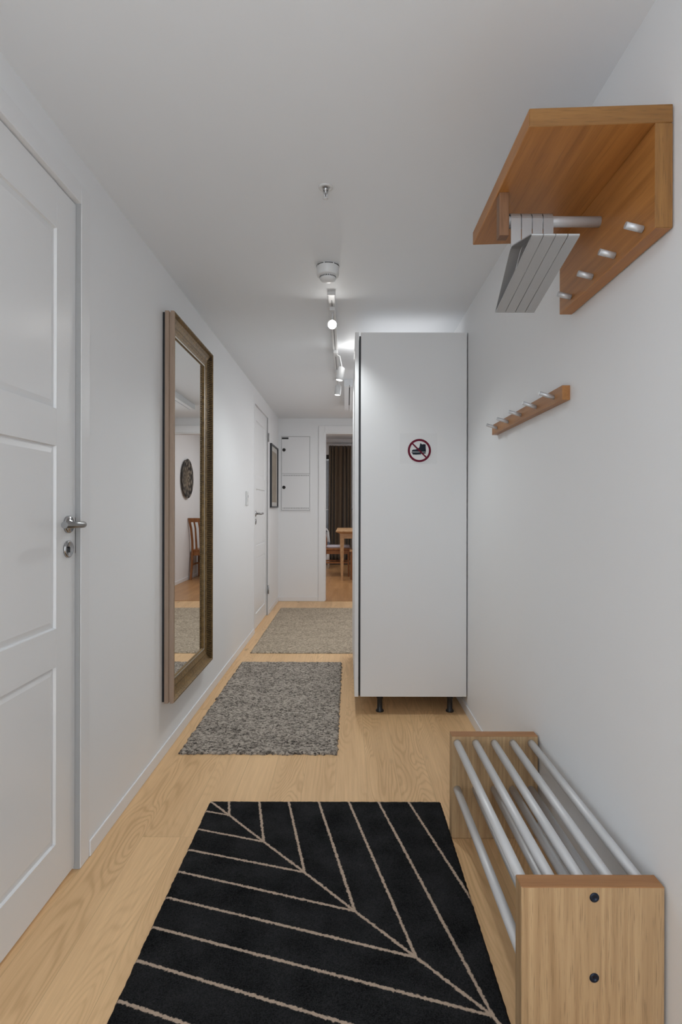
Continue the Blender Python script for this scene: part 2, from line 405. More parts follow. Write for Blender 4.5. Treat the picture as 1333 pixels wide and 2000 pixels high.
# casing of the far doorway, both reveals
mb = MB()
mb.box(DX0-0.075, DX0, YF-0.014, YF, 0, DZ+0.085, 0.003).box(DX1, DX1+0.036, YF-0.014, YF, 0, DZ+0.085, 0.003).box(DX0, DX1, YF-0.014, YF, DZ, DZ+0.085, 0.003)
mb.box(DX0, DX0+0.012, YF, YF+WT, 0.006, DZ-0.012).box(DX0, DX1, YF, YF+WT, DZ-0.012, DZ)
st('trim_2', mb, M_trim, 'white casing around the far doorway', 'door casing')
st('trim_3', MB().box(RX0, RX1, RY1-0.05, RY1, RH-0.09, RH, 0.01), M_trim, 'white cornice above the brown curtain', 'cornice')

# ------------------------------------------------------------------ panel doors in the left wall
def panel_door(idx, y0, y1, handle_y, lever_dir, panels, stile, label, x_leaf, hinges=None):
    """opening y0..y1, lower edge to DH; leaf recessed, front face at x_leaf"""
    r = root('door_%d' % idx, (XL, (y0+y1)/2, 0), label, 'door', None, 'structure')
    fr = 0.060 if idx == 1 else 0.058
    mb = MB()                                   # lining and face casing in one moulding
    xc = XL+0.003
    mb.box(XL-0.10, xc, y0, y0+fr, 0, DH, 0.002).box(XL-0.10, xc, y1-fr, y1, 0, DH, 0.002)
    mb.box(XL-0.10, xc, y0+fr, y1-fr, DH-fr, DH, 0.002)
    mb.obj('door_casing', M_trim, r)
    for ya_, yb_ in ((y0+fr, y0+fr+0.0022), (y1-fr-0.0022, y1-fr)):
        MB().box(x_leaf-0.004, XL+0.0012, ya_, yb_, 0.001, DH-fr).obj('step_shade_strip', M_step_shade, r, 'grey strip standing in for shade on the casing step')  # added grey strip, darkens the casing step in place of shade
    a, b2 = y0+fr+0.003, y1-fr-0.003; top = DH-fr-0.004; bot = 0.012
    leaf = MB(); xf = x_leaf; xb = x_leaf-0.04
    ys = (a+stile, b2-stile)
    leaf.box(xb, xf, a, ys[0], bot, top, 0.0015).box(xb, xf, ys[1], b2, bot, top, 0.0015)
    zs = [bot] + [z for p in panels for z in p] + [top]
    for i in range(0, len(zs), 2): leaf.box(xb, xf, ys[0], ys[1], zs[i], zs[i+1])
    for z0, z1 in panels:
        leaf.box(xb, xf-0.0042, ys[0]+0.022, ys[1]-0.022, z0+0.022, z1-0.022)
        # sloping moulding around each panel
        def quad(p): leaf._f([leaf.bm.verts.new(q) for q in p])
        def ringp(m_): return [(ys[0]+m_, z0+m_), (ys[1]-m_, z0+m_), (ys[1]-m_, z1-m_), (ys[0]+m_, z1-m_)]
        steps = [(0.0, xf-0.001), (0.0022, xf-0.0078), (0.004, xf-0.0080), (0.022, xf-0.0042)]
        for (ma, xa), (mb_, xb_) in zip(steps, steps[1:]):
            c, d = ringp(ma), ringp(mb_)
            for k in range(4):
                k2 = (k+1) % 4
                quad([(xa, *c[k]), (xa, *c[k2]), (xb_, *d[k2]), (xb_, *d[k])])
    lf = leaf.obj('door_leaf', M_gloss, r)
    # handle
    z = 1.07; hy = handle_y
    h = MB().lathe((xf, hy, z), (1, 0, 0), [(0, 0), (0.0265, 0), (0.0265, 0.006), (0.0235, 0.009), (0.0135, 0.009), (0.012, 0.014), (0, 0.014)], 36).obj('handle_rose', M_chrome, r)
    pts = [(xf+0.010, hy, z), (xf+0.040, hy, z), (xf+0.050, hy+lever_dir*0.006, z), (xf+0.052, hy+lever_dir*0.02, z), (xf+0.052, hy+lever_dir*0.122, z+0.002)]
    MB().tube(pts, [0.009, 0.009, 0.0098, 0.010, 0.0098], 20).obj('lever', M_satin, h)
    k = MB().lathe((xf, hy, z-0.074), (1, 0, 0), [(0, 0), (0.026, 0), (0.026, 0.005), (0.022, 0.008), (0.020, 0.006), (0, 0.006)], 36).obj('lock_rose', M_chrome, r)
    MB().lathe((xf+0.0062, hy, z-0.069), (1, 0, 0), [(0, 0), (0.0026, 0), (0.0026, 0.001), (0, 0.001)], 16).box(xf+0.0062, xf+0.0072, hy-0.0016, hy+0.0016, z-0.084, z-0.070).obj('keyhole', M_black, k)
    sy = b2 if lever_dir < 0 else a-0.001
    MB().box(xf-0.03, xf+0.0006, sy-0.0008, sy+0.0022, z-0.090, z+0.020).obj('strike_plate', M_slot, r)
    if hinges:
        for hz in hinges:
            MB().tube([(XL+0.008, y1-fr-0.002, hz-0.045), (XL+0.008, y1-fr-0.002, hz+0.045)], 0.0065, 12).obj('hinge', M_satin, r)
    return r
PAN = [(0.145, 0.66), (0.77, 1.30), (1.407, 1.93)]
panel_door(1, D1[0], D1[1], 1.681, -1, PAN, 0.113, 'white three-panel door at the left edge, nearest the camera', XL-0.0135)
panel_door(2, D2[0], D2[1], 5.10, 1, PAN, 0.12, 'white three-panel door further down the left wall beyond the gold mirror', XL-0.010, hinges=(0.27, 1.86))

# ------------------------------------------------------------------ gold mirror
GY0, GY1, GZ0, GZ1 = 2.497, 3.225, 0.245, 2.004; GX = XL+0.010
r = root('wall_mirror', (GX, (GY0+GY1)/2, GZ0), 'tall mirror in a ribbed old-gold frame hanging on the left wall', 'mirror')
prof = [(0.004, 0.0), (0.0, 0.002), (0.0, 0.019), (0.006, 0.0215), (0.006, 0.025), (0.0, 0.027), (0.0, 0.040), (0.003, 0.045), (0.009, 0.045), (0.013, 0.040),
        (0.017, 0.031), (0.030, 0.024), (0.046, 0.020), (0.052, 0.022), (0.056, 0.021), (0.066, 0.016), (0.078, 0.013), (0.082, 0.016), (0.087, 0.015), (0.090, 0.008), (0.090, 0.0)]
mb = MB(); rings = []
for t, hh in prof:
    rings.append([mb.bm.verts.new((GX+hh, y, z)) for y, z in ((GY0+t, GZ0+t), (GY1-t, GZ0+t), (GY1-t, GZ1-t), (GY0+t, GZ1-t))])
for i, (a, c) in enumerate(zip(rings, rings[1:])):
    for k in range(4):
        mb.mi = 1 if i < 7 else (2 if i in (16, 17) else (3 if i in (9, 10, 11) and k in (1, 3) else 0))
        mb._f([a[k], a[(k+1) % 4], c[(k+1) % 4], c[k]])
mb.mi = 0
mb._f([rings[0][k] for k in range(4)])
fr = mb.obj('mirror_frame', [M_gold, M_frameside, M_sight, M_umber], r, 'aged gold frame with pale outer sides')
t0, h0, t1, h1 = 0.0135, 0.040, 0.047, 0.0205
for side in (0, 1):
    mb = MB(); n = int((GZ1-GZ0-0.05)/0.0105)
    for i in range(n):
        z = GZ0+0.025+i*0.0105
        lim = min(z-GZ0, GZ1-z)
        ta, tb = t0, min(t1, lim)
        if tb-ta < 0.004: continue
        hb = h0+(h1-h0)*(tb-t0)/(t1-t0)
        y_a = GY0+ta if side == 0 else GY1-ta; y_b = GY0+tb if side == 0 else GY1-tb
        ym = (y_a+y_b)/2; hm = (h0+hb)/2*0.86
        hw = 0.0031
        for (ya, ha, yb, hb2) in ((y_a, h0, ym, hm), (ym, hm, y_b, hb)):
            mb.hull8([(GX+ha-0.006, ya, z-hw), (GX+ha-0.006, ya, z+hw), (GX+hb2-0.006, yb, z+hw), (GX+hb2-0.006, yb, z-hw),
                      (GX+ha+0.0020, ya, z-hw*0.5), (GX+ha+0.0020, ya, z+hw*0.5), (GX+hb2+0.0042, yb, z+hw*0.5), (GX+hb2+0.0042, yb, z-hw*0.5)])
    mb.obj('ribbed_moulding', M_gold, fr)
g = MB().box(GX+0.001, GX+0.0075, GY0+0.085, GY1-0.085, GZ0+0.085, GZ1-0.085).obj('mirror_glass', M_mirror, r)
MB().box(XL+0.0005, GX+0.001, GY0+0.005, GY1-0.005, GZ0+0.005, GZ1-0.005).obj('gap_shadow_board', M_black, r, 'black filler for the shadow gap behind the frame')  # black filler paints the shadow between frame and wall

# ------------------------------------------------------------------ light switch + framed print
r = root('light_switch', (XL, 4.60, 1.20), 'small white wall switch beside the far panel door', 'light switch')
MB().box(XL, XL+0.010, 4.558, 4.642, 1.145, 1.26, 0.003).obj('switch_plate', M_white_pl, r)
MB().box(XL+0.010, XL+0.0135, 4.575, 4.625, 1.175, 1.245, 0.002).obj('rocker', M_white_pl, r)
MB().box(XL+0.0136, XL+0.0145, 4.597, 4.603, 1.208, 1.228).obj('indicator_mark', M_black, r)

r = root('framed_picture', (XL, 6.28, 1.13), 'narrow black framed brown print on the left wall near the corner', 'picture')
py0, py1, pz0, pz1 = 5.985, 6.56, 1.127, 1.82
mb = MB(); fw = 0.016
mb.box(XL, XL+0.022, py0, py0+fw, pz0, pz1, 0.001).box(XL, XL+0.022, py1-fw, py1, pz0, pz1, 0.001).box(XL, XL+0.022, py0+fw, py1-fw, pz0, pz0+fw, 0.001).box(XL, XL+0.022, py0+fw, py1-fw, pz1-fw, pz1, 0.001)
mb.obj('picture_frame', M_black, r)
MB().box(XL, XL+0.008, py0+fw, py1-fw, pz0+fw, pz1-fw).obj('passepartout', plain('passepartout_card', (0.62, 0.60, 0.57), 0.8), r)
m, nt, b = new_mat('brown_print'); v = mapping(nt, (4, 4, 3))
n = N(nt, 'ShaderNodeTexNoise', Scale=2.2, Detail=5.0, Roughness=0.7); L(nt, v, n.inputs['Vector'])
L(nt, mix(nt, n.outputs[0], (0.10, 0.08, 0.055), (0.50, 0.41, 0.30)), b.inputs['Base Color']); b.inputs['Roughness'].default_value = 0.5
MB().box(XL+0.008, XL+0.0095, py0+0.07, py1-0.09, pz0+0.06, pz1-0.07).obj('print', m, r)

# ------------------------------------------------------------------ fuse cabinet on the far wall
r = root('fuse_cabinet', (-0.617, YF, 1.095), 'flush white two-door fuse cabinet on the end wall', 'cabinet')
cx0, cx1, cz0, cz1 = -0.789, -0.447, 1.095, 1.985
MB().box(cx0-0.010, cx0-0.001, YF-0.009, YF, cz0-0.010, cz1+0.010, 0.001).box(cx1+0.001, cx1+0.010, YF-0.009, YF, cz0-0.010, cz1+0.010, 0.001).box(cx0-0.001, cx1+0.001, YF-0.009, YF, cz1+0.001, cz1+0.010).box(cx0-0.001, cx1+0.001, YF-0.009, YF, cz0-0.010, cz0-0.001).obj('cabinet_frame', M_trim, r)
MB().box(cx0-0.001, cx1+0.001, YF-0.004, YF, cz0-0.001, cz1+0.001).obj('gap_shade_plate', M_gap, r)  # grey plate paints the shadow gap around the cabinet doors
for (z0, z1, lz) in ((1.54, cz1-0.004, 1.823), (cz0+0.004, 1.5365, 1.372)):
    d = MB().box(cx0+0.003, cx1-0.003, YF-0.012, YF-0.004, z0, z1, 0.0015).obj('cabinet_door', M_trim, r)
    lk = MB().lathe((cx0+0.030, YF-0.012, lz), (0, -1, 0), [(0, 0), (0.020, 0), (0.020, 0.003), (0.015, 0.005), (0, 0.005)], 28).obj('lock', M_slot, d)
    for zz in ([z1-0.020, z0+0.022] if z1 < 1.6 else []):
        mb = MB()
        for i in range(22): mb.box(cx0+0.018+i*0.0145, cx0+0.022+i*0.0145, YF-0.0126, YF-0.0118, zz-0.008, zz+0.008)
        mb.obj('vent_slots', M_slot, d)
MB().box(cx0+0.004, cx0+0.084, YF-0.0132, YF-0.012, 1.952, 1.973).obj('type_label', M_slot, r)

# ------------------------------------------------------------------ wardrobe
WY0, WY1 = 3.03, 4.24; wz0, wz1 = 0.098, 2.076
r = root('wardrobe', (0.36, (WY0+WY1)/2, 0), 'tall white wardrobe on black feet standing end-on against the right wall', 'wardrobe')
mb = MB().box(0.075, 0.651, WY0, WY0+0.018, wz0, wz1, 0.0012).box(0.075, 0.651, WY1-0.018, WY1, wz0, wz1, 0.0012)
mb.box(0.075, 0.651, WY0+0.018, WY1-0.018, wz0, wz0+0.018).box(0.075, 0.651, WY0+0.018, WY1-0.018, wz1-0.018, wz1).box(0.643, 0.651, WY0+0.018, WY1-0.018, wz0+0.018, wz1-0.018)
mb.box(0.085, 0.643, (WY0+WY1)/2-0.018, (WY0+WY1)/2+0.018, wz0+0.018, wz1-0.018)
mb.obj('carcass', M_ward, r)
MB().box(0.066, 0.0745, WY0+0.004, WY1-0.004, wz0+0.004, wz1-0.02).obj('door_gap_shade', M_black, r, 'black filler for the shaded gap behind the doors')  # black filler paints the shade between doors and carcass
ym = (WY0+WY1)/2
for y0, y1 in ((WY0-0.002, ym-0.0015), (ym+0.0015, WY1)):
    MB().box(0.043, 0.064, y0, y1, wz0, wz1, 0.0015).obj('wardrobe_door', M_ward, r)
for x in (0.184, 0.571):
    for y in (WY0+0.055, WY1-0.055):
        MB().lathe((x, y, 0), (0, 0, 1), [(0, 0), (0.022, 0), (0.022, 0.006), (0.015, 0.016), (0.0145, 0.07), (0.018, 0.075), (0.018, 0.098), (0, 0.098)], 24).obj('foot', M_black, r)

# ------------------------------------------------------------------ no-boots notice on the wardrobe
sy = WY0
r = root('no_shoes_sign', (0.393, sy, 1.435), 'small notice with a crossed-out boot in a dark red ring on the wardrobe', 'sign')
def sp(a, b_, d): return (0.393+a, sy-d, 1.435+b_)
MB().box(0.287, 0.490, sy-0.0004, sy, 1.363, 1.528).obj('clear_sheet', M_film, r)
MB().prism([(math.cos(2*PI*k/64)*0.0620, math.sin(2*PI*k/64)*0.0620) for k in range(64)], sp, 0.0005, 0.0010).obj('paper_disc', M_signw, r)
boot = [(-0.0425, -0.0065), (-0.041, 0.000), (-0.036, 0.0045), (-0.022, 0.0055), (-0.012, 0.0085), (-0.001, 0.017), (0.001, 0.027), (0.004, 0.040), (0.0085, 0.038), (0.013, 0.033), (0.020, 0.035), (0.033, 0.034), (0.0335, 0.015), (0.035, -0.0075)]
sole = [(-0.0445, -0.0095), (0.0345, -0.0095), (0.0345, -0.0165), (0.016, -0.0165), (0.006, -0.0195), (-0.018, -0.0225), (-0.034, -0.0205)]
mb = MB().prism([(a+0.001, b_) for a, b_ in boot], sp, 0.0011, 0.0015).prism(sole, sp, 0.0011, 0.0015)
for i in range(9): mb.prism([(-0.036+i*0.0052, -0.019-0.0012*min(i, 3)), (-0.033+i*0.0052, -0.019-0.0012*min(i, 3)), (-0.033+i*0.0052, -0.0235+0.0006*i), (-0.036+i*0.0052, -0.0235+0.0006*i)], sp, 0.0011, 0.0015)
mb.obj('boot_symbol', M_boot, r)
mb = MB(); ro, ri, n = 0.0630, 0.0515, 72
for k in range(n):
    a0, a1 = 2*PI*k/n, 2*PI*(k+1)/n
    mb.hull8([sp(math.cos(a0)*ri, math.sin(a0)*ri, 0.0012), sp(math.cos(a0)*ro, math.sin(a0)*ro, 0.0012), sp(math.cos(a1)*ro, math.sin(a1)*ro, 0.0012), sp(math.cos(a1)*ri, math.sin(a1)*ri, 0.0012),
              sp(math.cos(a0)*ri, math.sin(a0)*ri, 0.002), sp(math.cos(a0)*ro, math.sin(a0)*ro, 0.002), sp(math.cos(a1)*ro, math.sin(a1)*ro, 0.002), sp(math.cos(a1)*ri, math.sin(a1)*ri, 0.002)])
q = 0.0525*math.sqrt(0.5); hw = 0.0040*math.sqrt(0.5)
mb.prism([(-q-hw, q-hw), (-q+hw, q+hw), (q+hw, -q+hw), (q-hw, -q-hw)], sp, 0.0015, 0.0021)
mb.obj('prohibition_ring', M_red, r)

# ------------------------------------------------------------------ ceiling fittings
r = root('sprinkler_head', (-0.074, 1.886, H), 'small chrome and white sprinkler head on the ceiling nearest the camera', 'sprinkler')
c = (-0.074, 1.886)
MB().lathe((*c, H), (0, 0, -1), [(0, 0), (0.025, 0), (0.024, 0.003), (0.014, 0.0035), (0.013, 0.001), (0, 0.001)], 40).obj('ceiling_rose', M_white_pl, r)
MB().lathe((*c, H), (0, 0, -1), [(0.0085, 0.002), (0.0085, 0.008), (0.006, 0.012), (0.0025, 0.016), (0.0025, 0.030), (0.003, 0.034), (0.003, 0.038), (0, 0.038)], 20).obj('nozzle', M_chrome, r)
mb = MB()
for sx in (-1, 1): mb.tube([(c[0]+sx*0.008, c[1], H-0.006), (c[0]+sx*0.0065, c[1], H-0.018), (c[0]+sx*0.002, c[1], H-0.035)], 0.0013, 8)
mb.obj('yoke', M_chrome, r)
MB().lathe((*c, H), (0, 0, -1), [(0, 0.037), (0.009, 0.037), (0.0095, 0.0385), (0, 0.0385)], 24).obj('deflector', M_white_pl, r)

c = (-0.087, 2.495)
r = root('smoke_detector', (*c, H), 'round white smoke detector on the ceiling in front of the track lights', 'smoke detector')
MB().lathe((*c, H), (0, 0, -1), [(0, 0), (0.0505, 0), (0.0505, 0.010), (0.049, 0.012), (0.049, 0.043), (0.047, 0.048), (0.041, 0.049), (0, 0.049)], 48).obj('base', M_white_pl, r)
MB().lathe((*c, H), (0, 0, -1), [(0.037, 0.049), (0.037, 0.058), (0.033, 0.066), (0.018, 0.072), (0, 0.073)], 48).obj('sensor_cap', M_white_pl, r)
mb = MB()
for k in range(30):
    an = 2*PI*k/30
    t = bmesh.new(); bmesh.ops.create_cube(t, size=1); bmesh.ops.scale(t, vec=(0.0016, 0.0045, 0.006), verts=t.verts)
    mb.add(t, Matrix.Translation((c[0]+0.0365*math.cos(an), c[1]+0.0365*math.sin(an), H-0.0545)) @ Matrix.Rotation(an, 4, 'Z'))
mb.obj('vent_slots', M_slot, r); mb = MB()
for k in range(26):
    if k % 7 == 3: continue
    an = PI+PI*(k+0.5)/26
    t = bmesh.new(); bmesh.ops.create_cube(t, size=1); bmesh.ops.scale(t, vec=(0.0014, 0.0050, 0.0040), verts=t.verts)
    mb.add(t, Matrix.Translation((c[0]+0.0503*math.cos(an), c[1]+0.0503*math.sin(an), H-0.006)) @ Matrix.Rotation(an, 4, 'Z'))
mb.obj('label_marks', M_slot, r)

TX = -0.080
r = root('light_track', (TX, 3.9, H), 'slim white lighting track running down the hallway ceiling', 'track')
MB().box(TX-0.017, TX+0.017, 2.80, 4.75, H-0.018, H, 0.002).obj('rail', M_white_pl, r)
MB().box(TX-0.020, TX+0.020, 2.786, 2.80, H-0.020, H, 0.002).obj('end_cap', M_white_pl, r)
MB().box(TX-0.003, TX+0.003, 2.86, 4.72, H-0.0185, H-0.0175).obj('power_groove', M_grey_pl, r)

def spot(y, off, z_top, length, tilt, power, label, lens, cone=110, aim=None, group='track spotlights on the hallway ceiling'):
    """tilt: direction of the beam (vector)"""
    r = root('track_spotlight', (TX, y, H-0.018), label, 'spotlight', group)
    MB().box(TX-0.014, TX+0.014, y-0.045, y+0.045, H-0.040, H-0.018, 0.003).obj('adapter', M_white_pl, r)
    d = Vector(tilt).normalized(); top = Vector((TX+off, y, z_top))
    MB().tube([(TX, y, H-0.036), (TX+off*0.7, y, H-0.050), (TX+off, y, z_top+0.012), tuple(top+d*0.01)], 0.0045, 10).obj('arm', M_white_pl, r)
    hd = MB().lathe(top, d, [(0, 0), (0.018, 0), (0.024, 0.006), (0.0255, length-0.01), (0.0255, length), (0.022, length), (0.021, length-0.006), (0, length-0.006)], 32).obj('lamp_head', M_white_pl, r)
    MB().lathe(top, d, [(0, length-0.0055), (0.0205, length-0.0055), (0.0205, length-0.003), (0, length-0.002)], 32).obj('lens', lens, hd)
    ld = bpy.data.lights.new('spot_beam', 'SPOT'); ld.energy = power; ld.spot_size = math.radians(cone); ld.spot_blend = 0.9; ld.shadow_soft_size = 0.02
    ld.color = (0.94, 0.99, 1.0)
    lo = bpy.data.objects.new('spot_beam', ld); COL.objects.link(lo)
    p = top+d*(length+0.004); lo.location = p; lo.rotation_euler = (Vector(aim)-p if aim else d).to_track_quat('-Z', 'Y').to_euler()
    return r
spot(2.99, 0.0, 2.105, 0.045, (0.01, -0.95, -0.30), 36, 'lit spotlight on the track turned towards the camera, glaring white', M_emit, 115, aim=(-0.02, 2.3, 0.0))
spot(3.80, 0.042, 2.080, 0.092, (-0.18, -0.10, -1), 19, 'middle white track spotlight, hanging to the right of the track', M_emit2, 150)
spot(4.33, 0.012, 2.075, 0.078, (-0.10, -0.05, -1), 5, 'furthest white track spotlight, smallest in view, pointing down', M_emit2, 150)

def glow(loc, power, rad=0.03):
    d = bpy.data.lights.new('added_glow', 'POINT'); d.energy = power; d.shadow_soft_size = rad; d.color = (1.0, 0.985, 0.96)
    o = bpy.data.objects.new('added_glow', d); COL.objects.link(o); o.location = loc
glow((0.03, 3.72, 2.14), 0.45, 0.03)   # added point light, brightens the ceiling patch near the middle lamp
area('wardrobe_top_fill', (0.36, 3.62, 2.085), (PI, 0, 0), 0.5, 0.9, 0.62, (1.0, 0.99, 0.98))     # added unseen light, brightens the ceiling above the wardrobe
r = root('ceiling_box', (0.067, 5.27, H-0.058), 'shallow white ceiling box with a dark slot beyond the top of the wardrobe', 'ceiling box')
MB().box(-0.026, 0.016, 4.70, 5.85, H-0.058, H, 0.001).box(0.025, 0.16, 4.70, 5.85, H-0.058, H, 0.001).box(0.016, 0.025, 4.70, 5.85, H-0.045, H).obj('box_casing', M_ceil, r)
MB().box(0.0165, 0.0245, 4.80, 5.62, H-0.0465, H-0.0452).obj('slot', M_slot, r)

# ------------------------------------------------------------------ hat shelf
HY0, HY1 = 1.12, 1.624
HX = XR-0.003
r = root('hat_shelf', (HX, (HY0+HY1)/2, 1.685), 'oak hat shelf with four metal pegs high on the right wall', 'coat rack')
dr = 0.010                                          # the shelf sags a little at its front edge
mb = MB(); y0, y1 = HY0, HY1
zt, zb = CAMZ+0.814, CAMZ+0.777
mb.hull8([(0.365, y0, zb-dr), (HX, y0, zb), (HX, y1, zb), (0.365, y1, zb-dr), (0.365, y0, zt-dr), (HX, y0, zt), (HX, y1, zt), (0.365, y1, zt-dr)])
mb.mi = 1
bm = mb.bm
bmesh.ops.bevel(bm, geom=list(bm.edges), offset=0.0015, segments=1, affect='EDGES')
for f in bm.faces: f.material_index = 1 if abs(f.calc_center_median().y-y0) < 0.0009 else 0
mb.obj('shelf_board', [M_oak_y, M_oak_end], r)
mb = MB().box(HX-0.036, HX, y0, y1, CAMZ+0.565, zb-0.0012, 0.0015, 1)
for f in mb.bm.faces: f.material_index = 1 if abs(f.calc_center_median().y-y0) < 0.0009 else 0
mb.obj('back_board', [M_oak_y, wood('oak_upright_end', (0.30, 0.14, 0.036), (0.19, 0.082, 0.018), (60, 60, 3), 0.5, 0.2, 6.0, 0.8)], r)
BYc = 1.367
MB().box(0.369, 0.3925, BYc-0.014, BYc+0.014, CAMZ+0.663, zb-dr+0.001, 0.0015).obj('rod_bracket', wood('oak_bracket', (0.25, 0.125, 0.062), (0.17, 0.08, 0.038), (50, 50, 3), 0.5, 0.2, 9.0), r)
MB().tube([(0.3925, BYc, CAMZ+0.703), (HX-0.036, BYc, CAMZ+0.703)], 0.0125, 24).obj('hanging_rod', M_alu, r)
for yy in (1.166, 1.287, 1.405, 1.54):
    MB().tube([(HX-0.037, yy, CAMZ+0.584), (HX-0.073, yy, CAMZ+0.593)], 0.0072, 20).obj('coat_peg', M_alu, r)

# flat strip hangers: first one built, the other three copied along the rod
def round_path(pts, rad, seg=5):
    out = []
    n = len(pts)
    for i in range(n):
        p = Vector(pts[i]); a = Vector(pts[i-1]); c = Vector(pts[(i+1) % n])
        da = (a-p).normalized(); dc = (c-p).normalized()
        for k in range(seg+1):
            t = k/seg; q = p+da*rad*(1-t)**2+dc*rad*t**2
            out.append((q.x, q.y))
    out.append(out[0]); return out
hx0 = 0.3955; hw = 0.0246
r = root('clothes_hanger', (hx0+hw/2, BYc, CAMZ+0.703), 'x', 'clothes hanger', 'flat metal hangers on the hat shelf rod')
P = (1.349, CAMZ+0.634); Nn = (1.19, CAMZ+0.588); Ff = (1.497, CAMZ+0.522)
MB().strip(round_path([P, Nn, Ff], 0.015), hx0, hx0+hw, 0.0022).obj('hanger_loop', M_alu_strip, r)
hook = [(BYc-0.0168, P[1]-0.003), (BYc-0.0168, CAMZ+0.703)]
for k in range(1, 13):
    an = PI-PI*k/10; hook.append((BYc+0.0168*math.cos(an), CAMZ+0.703+0.0168*math.sin(an)))
MB().strip(hook, hx0+0.0004, hx0+hw-0.0004, 0.0022).obj('hook', M_alu_strip, r)
hang = [r]+[copy_tree(r) for _ in range(3)]
for i, (o, lb) in enumerate(zip(hang, ('grey flat metal hanger at the left end of the rod, next to the wooden bracket',
                                       'grey flat metal hanger second from the wooden bracket', 'grey flat metal hanger third from the wooden bracket',
                                       'grey flat metal hanger nearest the wall, beside the bare part of the rod'))):
    o['label'] = lb; o.location.x += 0.0262*i

# ------------------------------------------------------------------ lower peg rail
py0, py1 = 1.642, 2.435
r = root('peg_rail', (XR, (py0+py1)/2, CAMZ+0.321), 'short oak rail with five metal pegs on the right wall below the hat shelf', 'coat rack')
MB().box(XR-0.024, XR, py0, py1, CAMZ+0.321, CAMZ+0.364, 0.0012).obj('rail_board', M_oak_rail, r)
for yy in (1.707, 1.867, 2.03, 2.19, 2.352):
    MB().tube([(XR-0.023, yy, CAMZ+0.340), (XR-0.069, yy, CAMZ+0.354)], 0.0062, 18).obj('coat_peg', M_alu, r)

# ------------------------------------------------------------------ shoe rack
X0, X1, Y0, Y1, ZT = 0.352, 0.651, 1.139, 1.936, 0.348
r = root('shoe_rack', ((X0+X1)/2, (Y0+Y1)/2, 0), 'low oak and metal shoe rack on the floor against the right wall', 'shoe rack')
for (a, b2) in ((Y0, Y0+0.040), (Y1-0.042, Y1)):
    mb = MB().box(X0+0.006, X1, a, b2, 0, ZT, 0.0015, 1)
    for f in mb.bm.faces: f.material_index = 1 if f.calc_center_median().z > ZT-0.0009 else 0
    p = mb.obj('side_panel', [M_oak_side, M_oak_top], r)
    if a == Y0:
        for zz in (0.327, 0.163):
            MB().lathe((0.507, Y0, zz), (0, -1, 0), [(0, -0.001), (0.0098, -0.001), (0.0098, 0.001), (0.008, 0.0022), (0.0045, 0.0022), (0.004, 0.0012), (0, 0.0012)], 24).obj('bolt', M_bolt, p)
for zz in (0.325, 0.168):
    for i in range(5):
        x = 0.376+0.0628*i
        MB().tube([(x, Y0+0.038, zz), (x, Y1-0.040, zz)], 0.0122, 24).obj('rod', M_alu_rod, r)

# ------------------------------------------------------------------ black rug with beige leaf lines
RX = (-0.518, 0.358); RY = (0.86, 2.117)
def fl(px, py):
    s = (py-993)/CAMZ; return ((px-678)/s, F/s)
def cr(x, y): return fl(200+x/1.6256, 1540+y/1.6256)
spine = [cr(*p) for p in ((345, 50), (405, 95), (515, 180), (645, 278), (805, 402), (1000, 550), (1245, 738))]
segs = [(spine[0], spine[1]), (spine[1], spine[2]), (spine[2], spine[3]), (spine[3], spine[4]), (spine[4], spine[5]), (spine[5], spine[6]), (spine[6], (0.40, 1.05))]
for n_, e_ in zip(spine[1:], ((330, 82), (306, 140), (272, 205), (240, 275), (202, 358), (158, 453))): segs.append((n_, cr(*e_)))
for n_, e_ in zip(spine[1:], ((405, 47), (500, 47), (593, 47), (688, 47), (783, 47), (877, 47))): segs.append((n_, cr(*e_)))
segs.append((cr(972, 47), cr(1190, 386)))
a = cr(108, 560); c = cr(730, 748); segs.append((a, (a[0]+(c[0]-a[0])*1.9, a[1]+(c[1]-a[1])*1.9)))
a = cr(53, 691); c = cr(225, 750); segs.append((a, (a[0]+(c[0]-a[0])*5, a[1]+(c[1]-a[1])*5)))
m, nt, b = new_mat('black_rug_pile')
tc = N(nt, 'ShaderNodeTexCoord')
wn = N(nt, 'ShaderNodeTexNoise', Scale=140.0, Detail=2.0); L(nt, tc.outputs['Object'], wn.inputs['Vector'])
off = nt.nodes.new('ShaderNodeVectorMath'); off.operation = 'MULTIPLY_ADD'
L(nt, wn.outputs['Color'], off.inputs[0]); off.inputs[1].default_value = (0.010, 0.010, 0); off.inputs[2].default_value = (-0.005, -0.005, 0)
addv = nt.nodes.new('ShaderNodeVectorMath'); addv.operation = 'ADD'; L(nt, tc.outputs['Object'], addv.inputs[0]); L(nt, off.outputs[0], addv.inputs[1])
sep = N(nt, 'ShaderNodeSeparateXYZ'); L(nt, addv.outputs[0], sep.inputs[0])
px_, py_ = sep.outputs[0], sep.outputs[1]
dmin = None
for (ax, ay), (bx, by) in segs:
    ln = math.hypot(bx-ax, by-ay); ux, uy = (bx-ax)/ln, (by-ay)/ln
    ax_ = math_n(nt, 'SUBTRACT', px_, ax); ay_ = math_n(nt, 'SUBTRACT', py_, ay)
    h = math_n(nt, 'ADD', math_n(nt, 'MULTIPLY', ax_, ux), math_n(nt, 'MULTIPLY', ay_, uy))
    h = math_n(nt, 'MINIMUM', math_n(nt, 'MAXIMUM', h, 0.0), ln)
    ex = math_n(nt, 'MULTIPLY_ADD', h, -ux, ax_); ey = math_n(nt, 'MULTIPLY_ADD', h, -uy, ay_)
    d = math_n(nt, 'SQRT', math_n(nt, 'ADD', math_n(nt, 'MULTIPLY', ex, ex), math_n(nt, 'MULTIPLY', ey, ey)))
    dmin = d if dmin is None else math_n(nt, 'MINIMUM', dmin, d)
